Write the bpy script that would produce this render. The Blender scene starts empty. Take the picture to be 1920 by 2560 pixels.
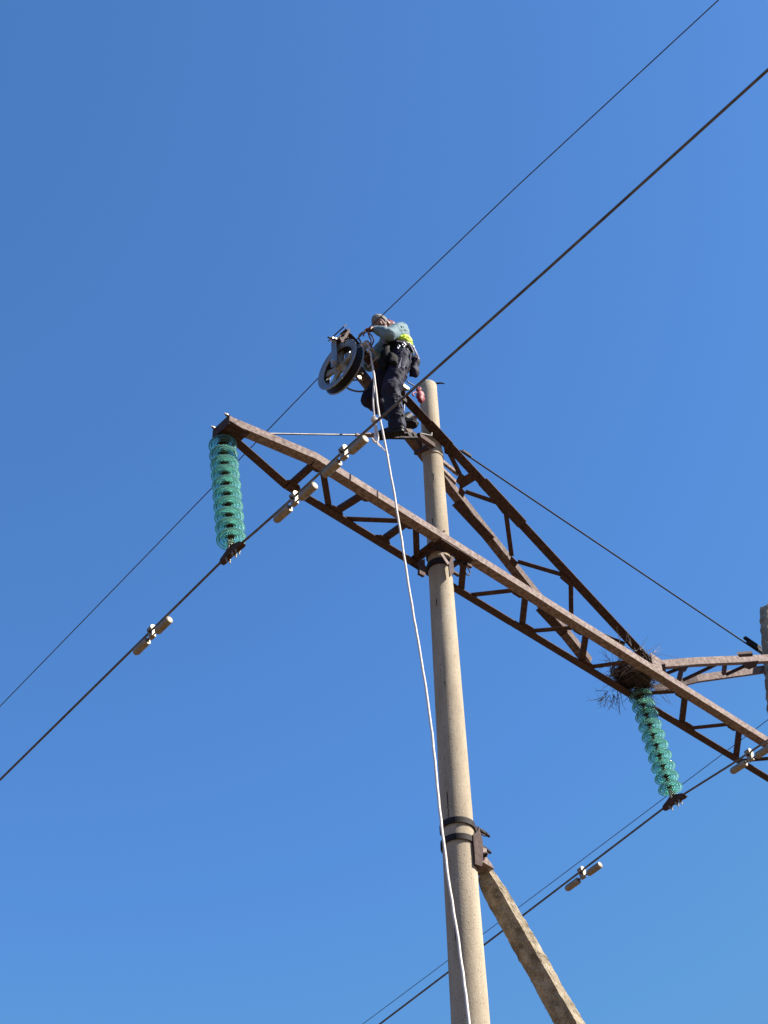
import bpy, bmesh, math, random
from mathutils import Vector, Matrix, noise
random.seed(7)
V = Vector
scene = bpy.context.scene
col = scene.collection
rad = math.radians

# ---------------------------------------------------------------- camera
F_PX = 3900.0
CAM = V((0, 0, 1.6))
ROLL = math.asin((960 - 829.475) / F_PX)
FW = V((0, math.cos(rad(45)), math.sin(rad(45))))
_r, _u = V((1, 0, 0)), V((0, -math.sin(rad(45)), math.cos(rad(45))))
RT = _r * math.cos(ROLL) - _u * math.sin(ROLL)
UP = _u * math.cos(ROLL) + _r * math.sin(ROLL)
cam = bpy.data.cameras.new('camera')
camo = bpy.data.objects.new('camera', cam)
col.objects.link(camo)
camo.matrix_world = Matrix(((RT.x, UP.x, -FW.x, CAM.x), (RT.y, UP.y, -FW.y, CAM.y), (RT.z, UP.z, -FW.z, CAM.z), (0, 0, 0, 1)))
cam.sensor_fit = 'VERTICAL'
cam.sensor_height = 36.0
cam.sensor_width = 27.0
cam.lens = F_PX / 2560 * 36.0
cam.clip_start = 0.1
cam.clip_end = 6000
scene.camera = camo
scene.render.resolution_x, scene.render.resolution_y = 768, 1024

# ---------------------------------------------------------------- light
SUN_EL, SUN_DIR = rad(44), V((0.98, -0.20, 0)).normalized()
world = bpy.data.worlds.new('World')
scene.world = world
world.use_nodes = True
wn = world.node_tree
sky = wn.nodes.new('ShaderNodeTexSky')
sky.sky_type = 'NISHITA'
sky.sun_disc = False
sky.sun_elevation = SUN_EL
sky.sun_rotation = math.atan2(SUN_DIR.x, SUN_DIR.y)
sky.altitude = 200
sky.air_density = 1.0
sky.dust_density = 0.6
sky.ozone_density = 2.2
tint = wn.nodes.new('ShaderNodeMix'); tint.data_type = 'RGBA'; tint.blend_type = 'MULTIPLY'; tint.inputs[0].default_value = 1.0
tint.inputs[7].default_value = (.60, 1.035, 1.43, 1)       # the deep clear blue of that day
wn.links.new(sky.outputs[0], tint.inputs[6])
cap = wn.nodes.new('ShaderNodeMix'); cap.data_type = 'RGBA'; cap.blend_type = 'DARKEN'; cap.inputs[0].default_value = 1.0
cap.inputs[7].default_value = (1.08, 2.04, 4.25, 1)         # added clamp on the bright horizon, weakens its fill on shaded sides
wn.links.new(tint.outputs[2], cap.inputs[6])
wn.links.new(cap.outputs[2], wn.nodes['Background'].inputs[0])
wn.nodes['Background'].inputs[1].default_value = 0.0700
sd = bpy.data.lights.new('sun', 'SUN')
sd.energy = 5.0
sd.angle = rad(0.53)
sd.color = (1.0, 0.95, 0.88)
so = bpy.data.objects.new('sun', sd)
col.objects.link(so)
sdir = V((SUN_DIR.x * math.cos(SUN_EL), SUN_DIR.y * math.cos(SUN_EL), math.sin(SUN_EL)))
so.rotation_euler = sdir.to_track_quat('Z', 'Y').to_euler()
so.location = (8, -2, 30)
scene.view_settings.view_transform = 'Standard'
scene.view_settings.look = 'None'
scene.view_settings.exposure = 1.25
scene.view_settings.gamma = 1.0

# ---------------------------------------------------------------- the frame of the tower: s along the portal, w across it (towards the viewer), h up
D = V((0.72594, 0.68776, 0)); N = V((0.68776, -0.72594, 0)); B = V((0.52081, 11.0, 0)); Z = V((0, 0, 1))
def Q(s, w, h): return B + D * s + N * w + Z * h
def dirv(s, w, h): return D * s + N * w + Z * h
def _ray(x, y): return FW + RT * ((x - 960) / F_PX) + UP * ((1280 - y) / F_PX)
def PW(x, y, w):                       # a measured point of the photograph on the vertical plane at offset w
    r = _ray(x, y); t = (N.dot(B) + w - N.dot(CAM)) / N.dot(r); return CAM + r * t
def PH(x, y, h0, m=0.0):               # ... on the (sloping) plane of a truss, h = h0 + m s
    nn = Z - D * m; c = h0 - m * B.dot(D)
    r = _ray(x, y); t = (c - nn.dot(CAM)) / nn.dot(r); return CAM + r * t

# ---------------------------------------------------------------- tags and mesh building
def tag(o, label=None, cat=None, group=None, kind=None):
    if label: o['label'] = label
    if cat: o['category'] = cat
    if group: o['group'] = group
    if kind: o['kind'] = kind
    return o
def empty(name, loc, label, cat, group=None):
    o = bpy.data.objects.new(name, None); col.objects.link(o)
    o.location = loc; o.empty_display_size = 0.1
    return tag(o, label, cat, group)
def origin_of(o):
    p = V(o.location)
    while o.parent: o = o.parent; p = p + V(o.location)
    return p

def frame(axis, hint=None):
    a = V(axis).normalized()
    h = V(hint) if hint is not None else (Z if abs(a.z) < .9 else V((1, 0, 0)))
    b = (h - a * h.dot(a))
    if b.length < 1e-6: b = a.orthogonal()
    b.normalize()
    return a, b, a.cross(b)

class MB:
    def __init__(self): self.v = []; self.f = []; self.sm = []; self.cuts = []
    def mark(self): self.cuts.append((len(self.v), len(self.f))); return self
    def build_each(self, name, mat, parent):
        c = [x for i, x in enumerate(self.cuts) if i == 0 or x != self.cuts[i - 1]] + [(len(self.v), len(self.f))]
        for (v0, f0), (v1, f1) in zip(c[:-1], c[1:]):
            m = MB(); m.v = self.v[v0:v1]; m.f = [[i - v0 for i in f] for f in self.f[f0:f1]]; m.sm = self.sm[f0:f1]; m.build(name, mat, parent)
    def add(self, vs, fs, smooth=False):
        o = len(self.v); self.v += [V(p) for p in vs]
        for f in fs: self.f.append([i + o for i in f]); self.sm.append(smooth)
    def prism(self, poly, ext):
        n = len(poly); e = V(ext); vs = [V(p) for p in poly] + [V(p) + e for p in poly]
        self.add(vs, [list(range(n))[::-1], list(range(n, 2 * n))] + [[i, (i + 1) % n, (i + 1) % n + n, i + n] for i in range(n)])
    def box(self, c, a, b, d, sa, sb, sd):     # centre, three axes, three full sizes
        a, b, d = V(a).normalized() * sa / 2, V(b).normalized() * sb / 2, V(d).normalized() * sd / 2; c = V(c)
        self.prism([c - a - b - d, c + a - b - d, c + a + b - d, c - a + b - d], d * 2)
    def angle(self, p0, p1, da, db, wa, wb, t=.008):   # an L profile with its corner on the line p0-p1
        ax = (p1 - p0).normalized()
        da = (da - ax * da.dot(ax)).normalized(); db = (db - ax * db.dot(ax) - da * db.dot(da)).normalized()
        L = [V((0, 0, 0)), da * wa, da * wa + db * t, da * t + db * t, da * t + db * wb, db * wb]
        self.prism([p0 + q for q in L], p1 - p0)
    def bar(self, p0, p1, da, wa, wb):         # a flat or square bar centred on the line
        ax = (p1 - p0).normalized(); a, b, c = frame(ax, da)
        self.box((p0 + p1) / 2, a, b, c, (p1 - p0).length, wa, wb)
    def tube(self, pts, rs, n=10, caps=True, smooth=True, closed=False):
        pts = [V(p) for p in pts]
        if not isinstance(rs, (list, tuple)): rs = [rs] * len(pts)
        m = len(pts); rings = []; hint = None
        for i, p in enumerate(pts):
            if closed: t = pts[(i + 1) % m] - pts[i - 1]
            else: t = pts[min(i + 1, m - 1)] - pts[max(i - 1, 0)]
            a, b, c = frame(t, hint); hint = b
            rings.append([p + (b * math.cos(2 * math.pi * k / n) + c * math.sin(2 * math.pi * k / n)) * rs[i] for k in range(n)])
        vs = [q for r in rings for q in r]; fs = []
        for i in range(m if closed else m - 1):
            j = (i + 1) % m
            for k in range(n): fs.append([i * n + k, i * n + (k + 1) % n, j * n + (k + 1) % n, j * n + k])
        self.add(vs, fs, smooth)
        if caps and not closed:
            self.add(rings[0], [list(range(n))[::-1]]); self.add(rings[-1], [list(range(n))])
    def lathe(self, o, axis, prof, n=32, smooth=True, hint=None, closed=False):
        a, b, c = frame(axis, hint); vs = []; fs = []; m = len(prof)
        for (r, z) in prof:
            for k in range(n):
                t = 2 * math.pi * k / n; vs.append(V(o) + a * z + (b * math.cos(t) + c * math.sin(t)) * max(r, 1e-5))
        for i in range(m if closed else m - 1):
            j = (i + 1) % m
            for k in range(n): fs.append([i * n + k, i * n + (k + 1) % n, j * n + (k + 1) % n, j * n + k])
        self.add(vs, fs, smooth)
    def ball(self, c, r, n=12, m=8, ax=None):
        ax = ax or ((1, 0, 0), (0, 1, 0), (0, 0, 1)); r = r if isinstance(r, (list, tuple)) else (r, r, r)
        A = [V(ax[i]).normalized() * r[i] for i in range(3)]; vs = []; fs = []
        for i in range(m + 1):
            ph = math.pi * i / m
            for k in range(n):
                t = 2 * math.pi * k / n
                vs.append(V(c) + A[2] * math.cos(ph) + (A[0] * math.cos(t) + A[1] * math.sin(t)) * max(math.sin(ph), 1e-4))
        for i in range(m):
            for k in range(n): fs.append([i * n + k, i * n + (k + 1) % n, (i + 1) * n + (k + 1) % n, (i + 1) * n + k])
        self.add(vs, fs, True)
    def bolt(self, p, ax, r=.014, l=.03):
        self.mark()
        a, b, c = frame(ax)
        self.prism([V(p) + (b * math.cos(k * math.pi / 3) + c * math.sin(k * math.pi / 3)) * r for k in range(6)], a * l)
        self.tube([V(p), V(p) + a * (l + .018)], r * .5, 6)
    def mesh(self, name, loc=V((0, 0, 0)), fix=True):
        me = bpy.data.meshes.new(name)
        me.from_pydata([p - loc for p in self.v], [], self.f)
        me.polygons.foreach_set('use_smooth', self.sm); me.update()
        if fix:
            bm = bmesh.new(); bm.from_mesh(me); bmesh.ops.recalc_face_normals(bm, faces=bm.faces[:]); bm.to_mesh(me); bm.free()
        return me
    def build(self, name, mat, parent=None, loc=None, **kw):
        base = origin_of(parent) if parent else (V(loc) if loc is not None else V((0, 0, 0)))
        me = self.mesh(name, base); me.materials.append(mat)
        o = bpy.data.objects.new(name, me); col.objects.link(o)
        if parent: o.parent = parent
        else: o.location = base
        return tag(o, **kw)

# ---------------------------------------------------------------- materials
def mat(name, base, rough=.6, metal=0., spec=.5, **k):
    m = bpy.data.materials.new(name); m.use_nodes = True
    p = m.node_tree.nodes['Principled BSDF']
    p.inputs['Base Color'].default_value = (*base, 1); p.inputs['Roughness'].default_value = rough; p.inputs['Metallic'].default_value = metal
    p.inputs['Specular IOR Level'].default_value = spec
    for a, b in k.items(): p.inputs[a].default_value = b
    return m
def noisy(m, cols, scale=8, detail=6, lo=.35, hi=.65, bump=0., bscale=60, bdist=.01, stretch=None, speck=None):
    nt = m.node_tree; p = nt.nodes['Principled BSDF']
    tc = nt.nodes.new('ShaderNodeTexCoord'); src = tc.outputs['Object']
    if stretch:
        mp = nt.nodes.new('ShaderNodeMapping'); mp.inputs['Scale'].default_value = stretch; nt.links.new(src, mp.inputs[0]); src = mp.outputs[0]
    n = nt.nodes.new('ShaderNodeTexNoise'); n.inputs['Scale'].default_value = scale; n.inputs['Detail'].default_value = detail; n.inputs['Roughness'].default_value = .65
    r = nt.nodes.new('ShaderNodeValToRGB'); nt.links.new(src, n.inputs['Vector']); nt.links.new(n.outputs['Fac'], r.inputs[0])
    e = r.color_ramp.elements; e[0].position = lo; e[1].position = hi; e[0].color = (*cols[0], 1); e[1].color = (*cols[-1], 1)
    for i, c in enumerate(cols[1:-1]):
        x = e.new(lo + (hi - lo) * (i + 1) / (len(cols) - 1)); x.color = (*c, 1)
    out = r.outputs[0]
    for sp in (speck or []):                 # (scale, radius, colour, amount)
        vo = nt.nodes.new('ShaderNodeTexVoronoi'); vo.inputs['Scale'].default_value = sp[0]
        nt.links.new(tc.outputs['Object'], vo.inputs['Vector'])
        lt = nt.nodes.new('ShaderNodeMath'); lt.operation = 'LESS_THAN'; lt.inputs[1].default_value = sp[1]; nt.links.new(vo.outputs['Distance'], lt.inputs[0])
        sx = nt.nodes.new('ShaderNodeSeparateColor'); nt.links.new(vo.outputs['Color'], sx.inputs[0])
        g = nt.nodes.new('ShaderNodeMath'); g.operation = 'LESS_THAN'; g.inputs[1].default_value = sp[3]; nt.links.new(sx.outputs[0], g.inputs[0])
        ml = nt.nodes.new('ShaderNodeMath'); ml.operation = 'MULTIPLY'; nt.links.new(lt.outputs[0], ml.inputs[0]); nt.links.new(g.outputs[0], ml.inputs[1])
        mx = nt.nodes.new('ShaderNodeMix'); mx.data_type = 'RGBA'; mx.inputs[7].default_value = (*sp[2], 1)
        nt.links.new(ml.outputs[0], mx.inputs[0]); nt.links.new(out, mx.inputs[6]); out = mx.outputs[2]
    nt.links.new(out, p.inputs['Base Color'])
    if bump:
        nb = nt.nodes.new('ShaderNodeTexNoise'); nb.inputs['Scale'].default_value = bscale; nb.inputs['Detail'].default_value = 8; nt.links.new(tc.outputs['Object'], nb.inputs['Vector'])
        bp = nt.nodes.new('ShaderNodeBump'); bp.inputs['Strength'].default_value = bump; bp.inputs['Distance'].default_value = bdist
        nt.links.new(nb.outputs['Fac'], bp.inputs['Height']); nt.links.new(bp.outputs[0], p.inputs['Normal'])
    return m
rust = noisy(mat('rusty_steel', (.2, .1, .07), .8, .0, .3), [(.085, .048, .037), (.20, .142, .118), (.34, .265, .225)], 26, 8, .3, .72, .35, 140, .004)
rust_shaded = noisy(mat('shaded_rusty_steel', (.15, .1, .08), .8, .0, .3), [(.05, .027, .020), (.125, .083, .066), (.23, .17, .14)], 28, 8, .32, .72, .3, 150, .003)  # darker copy of the rust: underside shade of the rear chord put into colour
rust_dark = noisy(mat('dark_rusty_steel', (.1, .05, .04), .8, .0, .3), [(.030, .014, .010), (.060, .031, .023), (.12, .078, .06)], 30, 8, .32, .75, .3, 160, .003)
concrete = noisy(mat('pole_concrete', (.4, .36, .3), .9, 0, .2), [(.27, .215, .145), (.37, .305, .215), (.45, .385, .285)], 5, 12, .3, .7, .45, 90, .006, (1, 1, .22),
                 [(62, .24, (.06, .045, .03), .20), (60, .26, (.50, .45, .36), .12), (140, .28, (.08, .06, .042), .20)])
concrete_old = noisy(mat('weathered_concrete', (.35, .3, .24), .95, 0, .2), [(.105, .080, .050), (.26, .21, .14), (.41, .35, .255)], 9, 12, .3, .7, .9, 70, .012, None,
                     [(70, .30, (.06, .046, .03), .3), (90, .3, (.42, .38, .30), .2)])
iron = noisy(mat('black_iron', (.04, .035, .035), .75, .1, .25), [(.008, .007, .007), (.030, .021, .019)], 30, 6)
galv = noisy(mat('galvanised_steel', (.5, .48, .45), .58, .6), [(.22, .175, .115), (.36, .31, .235)], 20, 6, .3, .7, .15, 90, .002)
alu = noisy(mat('aluminium_conductor', (.3, .27, .25), .5, .5), [(.08, .07, .062), (.15, .135, .12)], 12, 4)
steelwire = noisy(mat('steel_wire', (.1, .09, .09), .5, .6), [(.05, .045, .05), (.12, .105, .105)], 12, 4)
glass = mat('green_insulator_glass', (.52, .93, .80), .05, 0, .5)
gp = glass.node_tree.nodes['Principled BSDF']; gt = glass.node_tree
gp.inputs['Transmission Weight'].default_value = 1.0; gp.inputs['IOR'].default_value = 1.5; gp.inputs['Base Color'].default_value = (.66, .95, .84, 1)
gl_t = gt.nodes.new('ShaderNodeBsdfTranslucent'); gl_t.inputs[0].default_value = (.40, .64, .57, 1)     # light caught and scattered inside the thick ribbed glass
gl_m = gt.nodes.new('ShaderNodeMixShader'); gl_m.inputs[0].default_value = .15
gt.links.new(gp.outputs[0], gl_m.inputs[1]); gt.links.new(gl_t.outputs[0], gl_m.inputs[2]); gt.links.new(gl_m.outputs[0], gt.nodes['Material Output'].inputs['Surface'])
gl_vol = gt.nodes.new('ShaderNodeVolumeAbsorption'); gl_vol.inputs['Color'].default_value = (.07, .62, .54, 1); gl_vol.inputs['Density'].default_value = 12
gt.links.new(gl_vol.outputs[0], gt.nodes['Material Output'].inputs['Volume'])
rope_m = noisy(mat('white_rope', (.75, .70, .66), .9), [(.50, .44, .38), (.76, .69, .62)], 60, 4, .3, .7, .4, 250, .004)
rope_old = noisy(mat('dirty_rope', (.3, .25, .2), .9), [(.10, .065, .045), (.24, .19, .15)], 60, 4, .3, .7, .4, 250, .004)
cast = noisy(mat('cast_aluminium', (.42, .42, .40), .42, .55), [(.19, .195, .20), (.32, .32, .32)], 14, 6, .3, .7, .2, 60, .003)
rubber = mat('black_rubber', (.006, .006, .008), .6, 0, .3)
web_m = noisy(mat('stained_web_metal', (.25, .22, .12), .6, .3), [(.22, .19, .12), (.40, .37, .28)], 12, 5)
skin = noisy(mat('sunburnt_skin', (.42, .2, .13), .55), [(.15, .055, .036), (.25, .12, .08)], 30, 4)
hair_m = noisy(mat('grey_hair', (.4, .38, .33), .8), [(.09, .08, .065), (.32, .30, .26)], 90, 6, .35, .65, .8, 300, .006)
shirt_m = noisy(mat('pale_blue_shirt', (.3, .5, .58), .85), [(.085, .15, .17), (.18, .265, .29)], 9, 4, .3, .7, .3, 40, .01)
vest_m = noisy(mat('hi_vis_yellow', (.60, .80, .03), .6), [(.38, .54, .006), (.55, .72, .01)], 10, 4, .3, .7, .3, 40, .01)
trouser_m = noisy(mat('navy_work_trousers', (.03, .03, .06), .75, 0, .25), [(.0042, .004, .014), (.013, .012, .036)], 8, 6, .3, .75, .5, 40, .01)
boot_m = noisy(mat('black_leather', (.015, .013, .015), .62, 0, .25), [(.002, .002, .0025), (.009, .008, .008)], 20, 4)
harness_m = noisy(mat('black_webbing', (.015, .016, .02), .8, 0, .15), [(.002, .0025, .003), (.010, .011, .010)], 24, 4)
strap_m = mat('grey_strap', (.34, .32, .38), .7)
red_m = noisy(mat('red_cloth', (.45, .02, .03), .6), [(.12, .003, .007), (.30, .008, .018)], 18, 4)
chrome = mat('bright_steel', (.62, .62, .65), .3, .85)
twig_m = noisy(mat('dry_twigs', (.12, .09, .07), .9), [(.035, .025, .022), (.15, .115, .095), (.46, .41, .37)], 5, 4, .3, .75)
soil_m = noisy(mat('nest_lining', (.05, .035, .025), .95), [(.010, .007, .006), (.05, .035, .028)], 12, 8, .3, .7, 1., 30, .03)
ground_m = noisy(mat('dry_grass_field', (.22, .18, .1), .95), [(.075, .046, .022), (.115, .070, .034), (.058, .045, .02)], .6, 12, .3, .7, .6, 3, .1)

# ---------------------------------------------------------------- the ground (the field under the line)
g = MB(); n_ = 48
rings = [0.01, 5, 12, 30, 80, 250, 900, 3000]
vs = []; fs = []
for i, r in enumerate(rings):
    for k in range(n_):
        t = 2 * math.pi * k / n_; x, y = r * math.cos(t), r * math.sin(t) + 10
        vs.append(V((x, y, (noise.noise(V((x * .05, y * .05, 0))) * .25 if 1 < r < 500 else 0))))
for i in range(len(rings) - 1):
    for k in range(n_): fs.append([i * n_ + k, i * n_ + (k + 1) % n_, (i + 1) * n_ + (k + 1) % n_, (i + 1) * n_ + k])
g.add(vs, fs, True)
g.build('ground', ground_m, kind='structure')

# ---------------------------------------------------------------- concrete poles
def pole_mesh(name, path, radii, matl, parent, rough=.0, n=40, seed=0, step=.16, top_jag=0):
    """a round concrete shaft along path, capped, with a little unevenness"""
    P, R = [], []
    for i in range(len(path) - 1):
        a, b_ = path[i], path[i + 1]; k = max(1, int((b_ - a).length / step))
        for j in range(k): P.append(a.lerp(b_, j / k)); R.append(radii[i] + (radii[i + 1] - radii[i]) * j / k)
    P.append(path[-1]); R.append(radii[-1])
    # rounded edge at the head (the path starts at the top)
    ax = (P[1] - P[0]).normalized(); r0 = R[0]
    P = [P[0] + ax * .0, P[0] + ax * .004, P[0] + ax * .014] + P[1:]; R = [r0 - .014, r0 - .004, r0] + R[1:]
    m = MB(); m.tube(P, R, n)
    for v in m.v:
        q = noise.noise(v * 3 + V((seed, 0, 0))) * .003 + noise.noise(v * 14 + V((seed, 5, 0))) * .0012
        if rough: q += (noise.noise(v * 9 + V((0, seed, 2))) + .6 * noise.noise(v * 26)) * rough
        v += V((noise.noise(v * 5), noise.noise(v * 5 + V((9, 0, 0))), 0)).normalized() * q if q else V()
    if top_jag:
        for v in m.v[:n * 3]: v += Z * top_jag * (noise.noise(V((v.x * 12, v.y * 12, 3))) - .1)
    return m.build(name, matl, parent)

POLE_TOP = 14.51
def pr(h): return .095 + (14.6 - h) * .0069
pole = empty('concrete_pole', Q(0, 0, 0), 'tall round beige concrete pole in the middle, passing between the rusty chords', 'utility pole', 'concrete poles of the portal tower')
pole_mesh('shaft', [Q(0, 0, POLE_TOP), Q(0, 0, 10), Q(0, 0, 5), Q(0, 0, -.3)], [pr(14.6), pr(10), pr(5), pr(-.3)], concrete, pole)
hk = MB(); hk.tube([Q(.045, .02, 14.49), Q(.055, .03, 14.54), Q(.085, .06, 14.565), Q(.12, .10, 14.56), Q(.14, .12, 14.545)], [.012, .012, .011, .009, .005], 8)
hk.build('head_hook', iron, pole)
# drainage slits cast into the shaft, each a shallow dark recess
def on_pole(a, h, off=0.):             # a = angle from the direction of the camera, degrees, to the right
    q = Q(0, 0, h); c = (V((CAM.x, CAM.y, h)) - q).normalized(); sid = V((-c.y, c.x, 0))
    r = c * math.cos(rad(a)) + sid * math.sin(rad(a)); return q + r * (pr(h) + off), r
for a, h, l in ((-3, 12.97, .10), (-22, 12.33, .11), (-27, 11.28, .08), (-30, 9.02, .24), (-31, 7.85, .14), (-12, 10.3, .05), (-30, 6.6, .07)):
    p, r = on_pole(a, h, .0015); s_ = MB(); t_ = r.cross(Z)
    w_ = .0042
    s_.prism([p + t_ * w_ + Z * l * .5, p + t_ * w_ * .2 + Z * l * .62, p - t_ * w_ + Z * l * .4, p - t_ * w_ * .8 - Z * l * .5, p + t_ * w_ * .3 - Z * l * .58], -r * .012)
    s_.build('slit', iron, pole)

pole2_top = PW(1921, 1526, .27); pole2_low = PW(1941, 1690, .27)
pole2 = empty('concrete_pole', V((pole2_top.x + .0, pole2_top.y, 0)), 'weathered concrete pole with a chipped head at the right edge of the photo', 'utility pole', 'concrete poles of the portal tower')
lean = pole2_top + (pole2_low - pole2_top) * ((pole2_top.z + .3) / (pole2_top.z - pole2_low.z))
m2 = pole_mesh('shaft', [pole2_top, pole2_top.lerp(lean, .05), pole2_top.lerp(lean, .5), lean], [.105, .130, .20, .26], concrete_old, pole2, rough=.022, seed=4, step=.035, top_jag=.13)

# ---------------------------------------------------------------- collars: steel bands bolted round the main pole
def band(m, h, r, wid, t=.010, a0=0, a1=360, n=48):
    pts_o = []; k = int(n * (a1 - a0) / 360)
    c = Q(0, 0, h)
    prof = [(r, -wid / 2), (r + t, -wid / 2), (r + t, wid / 2), (r, wid / 2)]
    m.lathe(c, Z, prof, n, False, None, True)
collar = empty('pole_collar', Q(0, 0, 11.9), 'dark steel collar clamping the long crossarm to the concrete pole', 'clamp', 'collars round the pole')
for h in (11.98, 11.80):
    m = MB(); band(m, h, pr(h) + .004, .07, .012); m.build('band', iron, collar)
m = MB()
for s in (-1, 1):
    # cleats reaching from the bands to the front and rear chords
    m.box(Q(s * .155, .0, 11.93), N, Z, D, .42, .07, .010)
    m.box(Q(s * .185, 0, 11.955), N, D, Z, .44, .05, .009)
m.prism([Q(-.20, .10, 11.925), Q(-.20, .235, 11.912), Q(.24, .235, 11.912), Q(.24, .05, 11.925), Q(.13, .10, 11.925), Q(.0, .135, 11.925), Q(-.1, .10, 11.925)], -Z * .010)
m.build('cleat', rust_dark, collar)
m = MB(); m.prism([PW(1051, 1402, .0), PW(1062, 1396, .0), PW(1064, 1436, .0), PW(1062, 1440, .0), PW(1049, 1433, .0)], -N * .03)
m.build('side_plate', rust_dark, collar)
m = MB(); m.prism([PW(1130, 1385, .18), PW(1138, 1390, .18), PW(1133, 1402, .18), PW(1136, 1430, .18), PW(1125, 1442, .18), PW(1122, 1410, .18)], -N * .012); m.box(PW(1139, 1434, .12), D, N, Z, .09, .03, .02)
m.build('side_plate', rust_dark, collar)
m = MB()
for s in (-.16, .16):
    for w in (-.18, .16):
        m.bolt(Q(s + .03, w, 11.86), D); m.tube([Q(s - .05, w, 11.86), Q(s + .05, w, 11.86)], .012, 8)
m.build_each('bolt', iron, collar)
m = MB(); m.prism([PW(x, y, .20) for x, y in ((1101, 1384), (1106, 1382), (1124, 1408), (1119, 1411))], -N * .006); m.build('strap', rust, collar)
m = MB().mark()   # bent lug and shackle on the left of the pole above the collar
m.tube([Q(-.27, .10, 12.05), Q(-.25, .13, 12.0), Q(-.19, .15, 12.0), Q(-.13, .17, 12.07), Q(-.09, .18, 12.12)], [.008, .012, .014, .014, .010], 8)
m.mark(); m.tube([Q(-.20, .13, 11.93), Q(-.14, .16, 11.95), Q(-.07, .18, 12.0), Q(-.02, .18, 12.05)], [.022, .02, .018, .012], 8)
m.mark(); m.box(PW(1090, 1329, .20), D, N, Z, .05, .03, .025)
rope_like = [PW(x, y, .20) for x, y in ((1166, 1415), (1172, 1424), (1176, 1432), (1172, 1439), (1166, 1436), (1163, 1426))]
m.mark(); m.tube(rope_like, .006, 6)
m.mark(); m.box(PW(1172, 1412, .18), D, N, Z, .06, .03, .05)
m.build_each('lug', rust_dark, collar)

collar2 = empty('pole_collar', Q(0, 0, 13.45), 'thin steel band under the worker boots at the head of the concrete pole', 'clamp', 'collars round the pole')
m = MB(); band(m, 13.39, pr(13.4) + .002, .09, .006); m.build('band', concrete, collar2)
m = MB()
m.bar(Q(-.13, .14, 13.34), Q(-.46, .26, 13.16), Z, .05, .05)
m.bar(Q(-.13, .10, 13.37), Q(-.13, -.12, 13.45), Z, .05, .03)
m.build('bracket', rust_dark, collar2)
m = MB(); m.tube([Q(-.42, .26, 13.22), Q(-.30, .24, 13.30), Q(-.24, .235, 13.335), Q(-.235, .235, 13.385)], .008, 6); m.build('hook', alu, collar2)

collar3 = empty('pole_collar', Q(0, 0, 8.7), 'pair of dark bolted bands holding the raking strut to the concrete pole', 'clamp', 'collars round the pole')
bd = (dirv(.55, .83, 0)).normalized()            # bolts stick out towards the strut
sid = Z.cross(bd)
def ctr(h): return Q(0, 0, h)
sd_ = D                                           # strut side of the pole (screen right)
for h in (8.86, 8.70):
    m = MB(); band(m, h, pr(h) + .004, .055, .011)
    q = ctr(h)
    m.box(q + D * .15 + N * .10, D, Z, N, .15, .055, .010)
    m.build('band', iron, collar3)
    m = MB()
    for w in (.10,):
        m.tube([q + D * .16 + N * (w + .006), q + D * .275 + N * (w - .005)], .012, 8)
        m.bolt(q + D * .225 + N * (w + .0), D, .018, .022)
    m.build('bolt', iron, collar3)

# ---------------------------------------------------------------- the raking concrete strut
strut = empty('concrete_strut', PW(1430, 2565, .30), 'rough raking concrete strut leaning against the lower part of the pole', 'strut')
# its outline read at the pole and at the foot of the picture, thickness across
ZA = (1214, 2185, .02); ZB = (1426, 2560, .30)
pa, pb = PW(*ZA), PW(*ZB)
ax = (pb - pa).normalized()
end = pb + ax * ((pb.z + .2) / -ax.z)
def strut_ring(c, k):
    """an asymmetric six-sided section: broad under face, narrow sunlit face"""
    a = ax; side = a.cross(V((0, -1, 0)))
    side = (RT - a * RT.dot(a)).normalized(); dep = a.cross(side)
    if dep.dot(FW) < 0: dep = -dep
    w = .098 * k
    sec = [(-1.0, .15), (-.72, -.55), (.16, -.92), (.92, -.05), (.98, .75), (.1, 1.05), (-.8, .8)]
    return [c + side * (x * w) + dep * (y * w) for x, y in sec]
m = MB(); rings = []; NS = 330
L_ = (end - pa).length
sec_n = 7; sub = 6
for i in range(NS + 1):
    t = i / NS; c = pa.lerp(end, t); k = (1.0 + .18 * min(1, t * L_ / 2.2) + .25 * max(0, t * L_ - 2.2) / L_)
    if t * L_ < .12: k *= .80 + .20 * t * L_ / .12
    r = strut_ring(c, k); rr = []
    for j in range(sec_n):
        for q in range(sub):
            p = r[j].lerp(r[(j + 1) % sec_n], q / sub)
            rr.append(p)
    rings.append(rr)
nn_ = sec_n * sub; vs = []
for i, rr in enumerate(rings):
    c = sum(rr, V()) / len(rr)
    for p in rr:
        o = (p - c).normalized()
        dsp = noise.noise(p * 5) * .007 + noise.noise(p * 20) * .006 + noise.noise(p * 48) * .007
        vs.append(p + o * dsp)
fs = [[i * nn_ + k, i * nn_ + (k + 1) % nn_, (i + 1) * nn_ + (k + 1) % nn_, (i + 1) * nn_ + k] for i in range(NS) for k in range(nn_)]
m.add(vs, fs, False); m.add(vs[:nn_], [list(range(nn_))])
m.build('shaft', concrete_old, strut)
m = MB()
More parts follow.
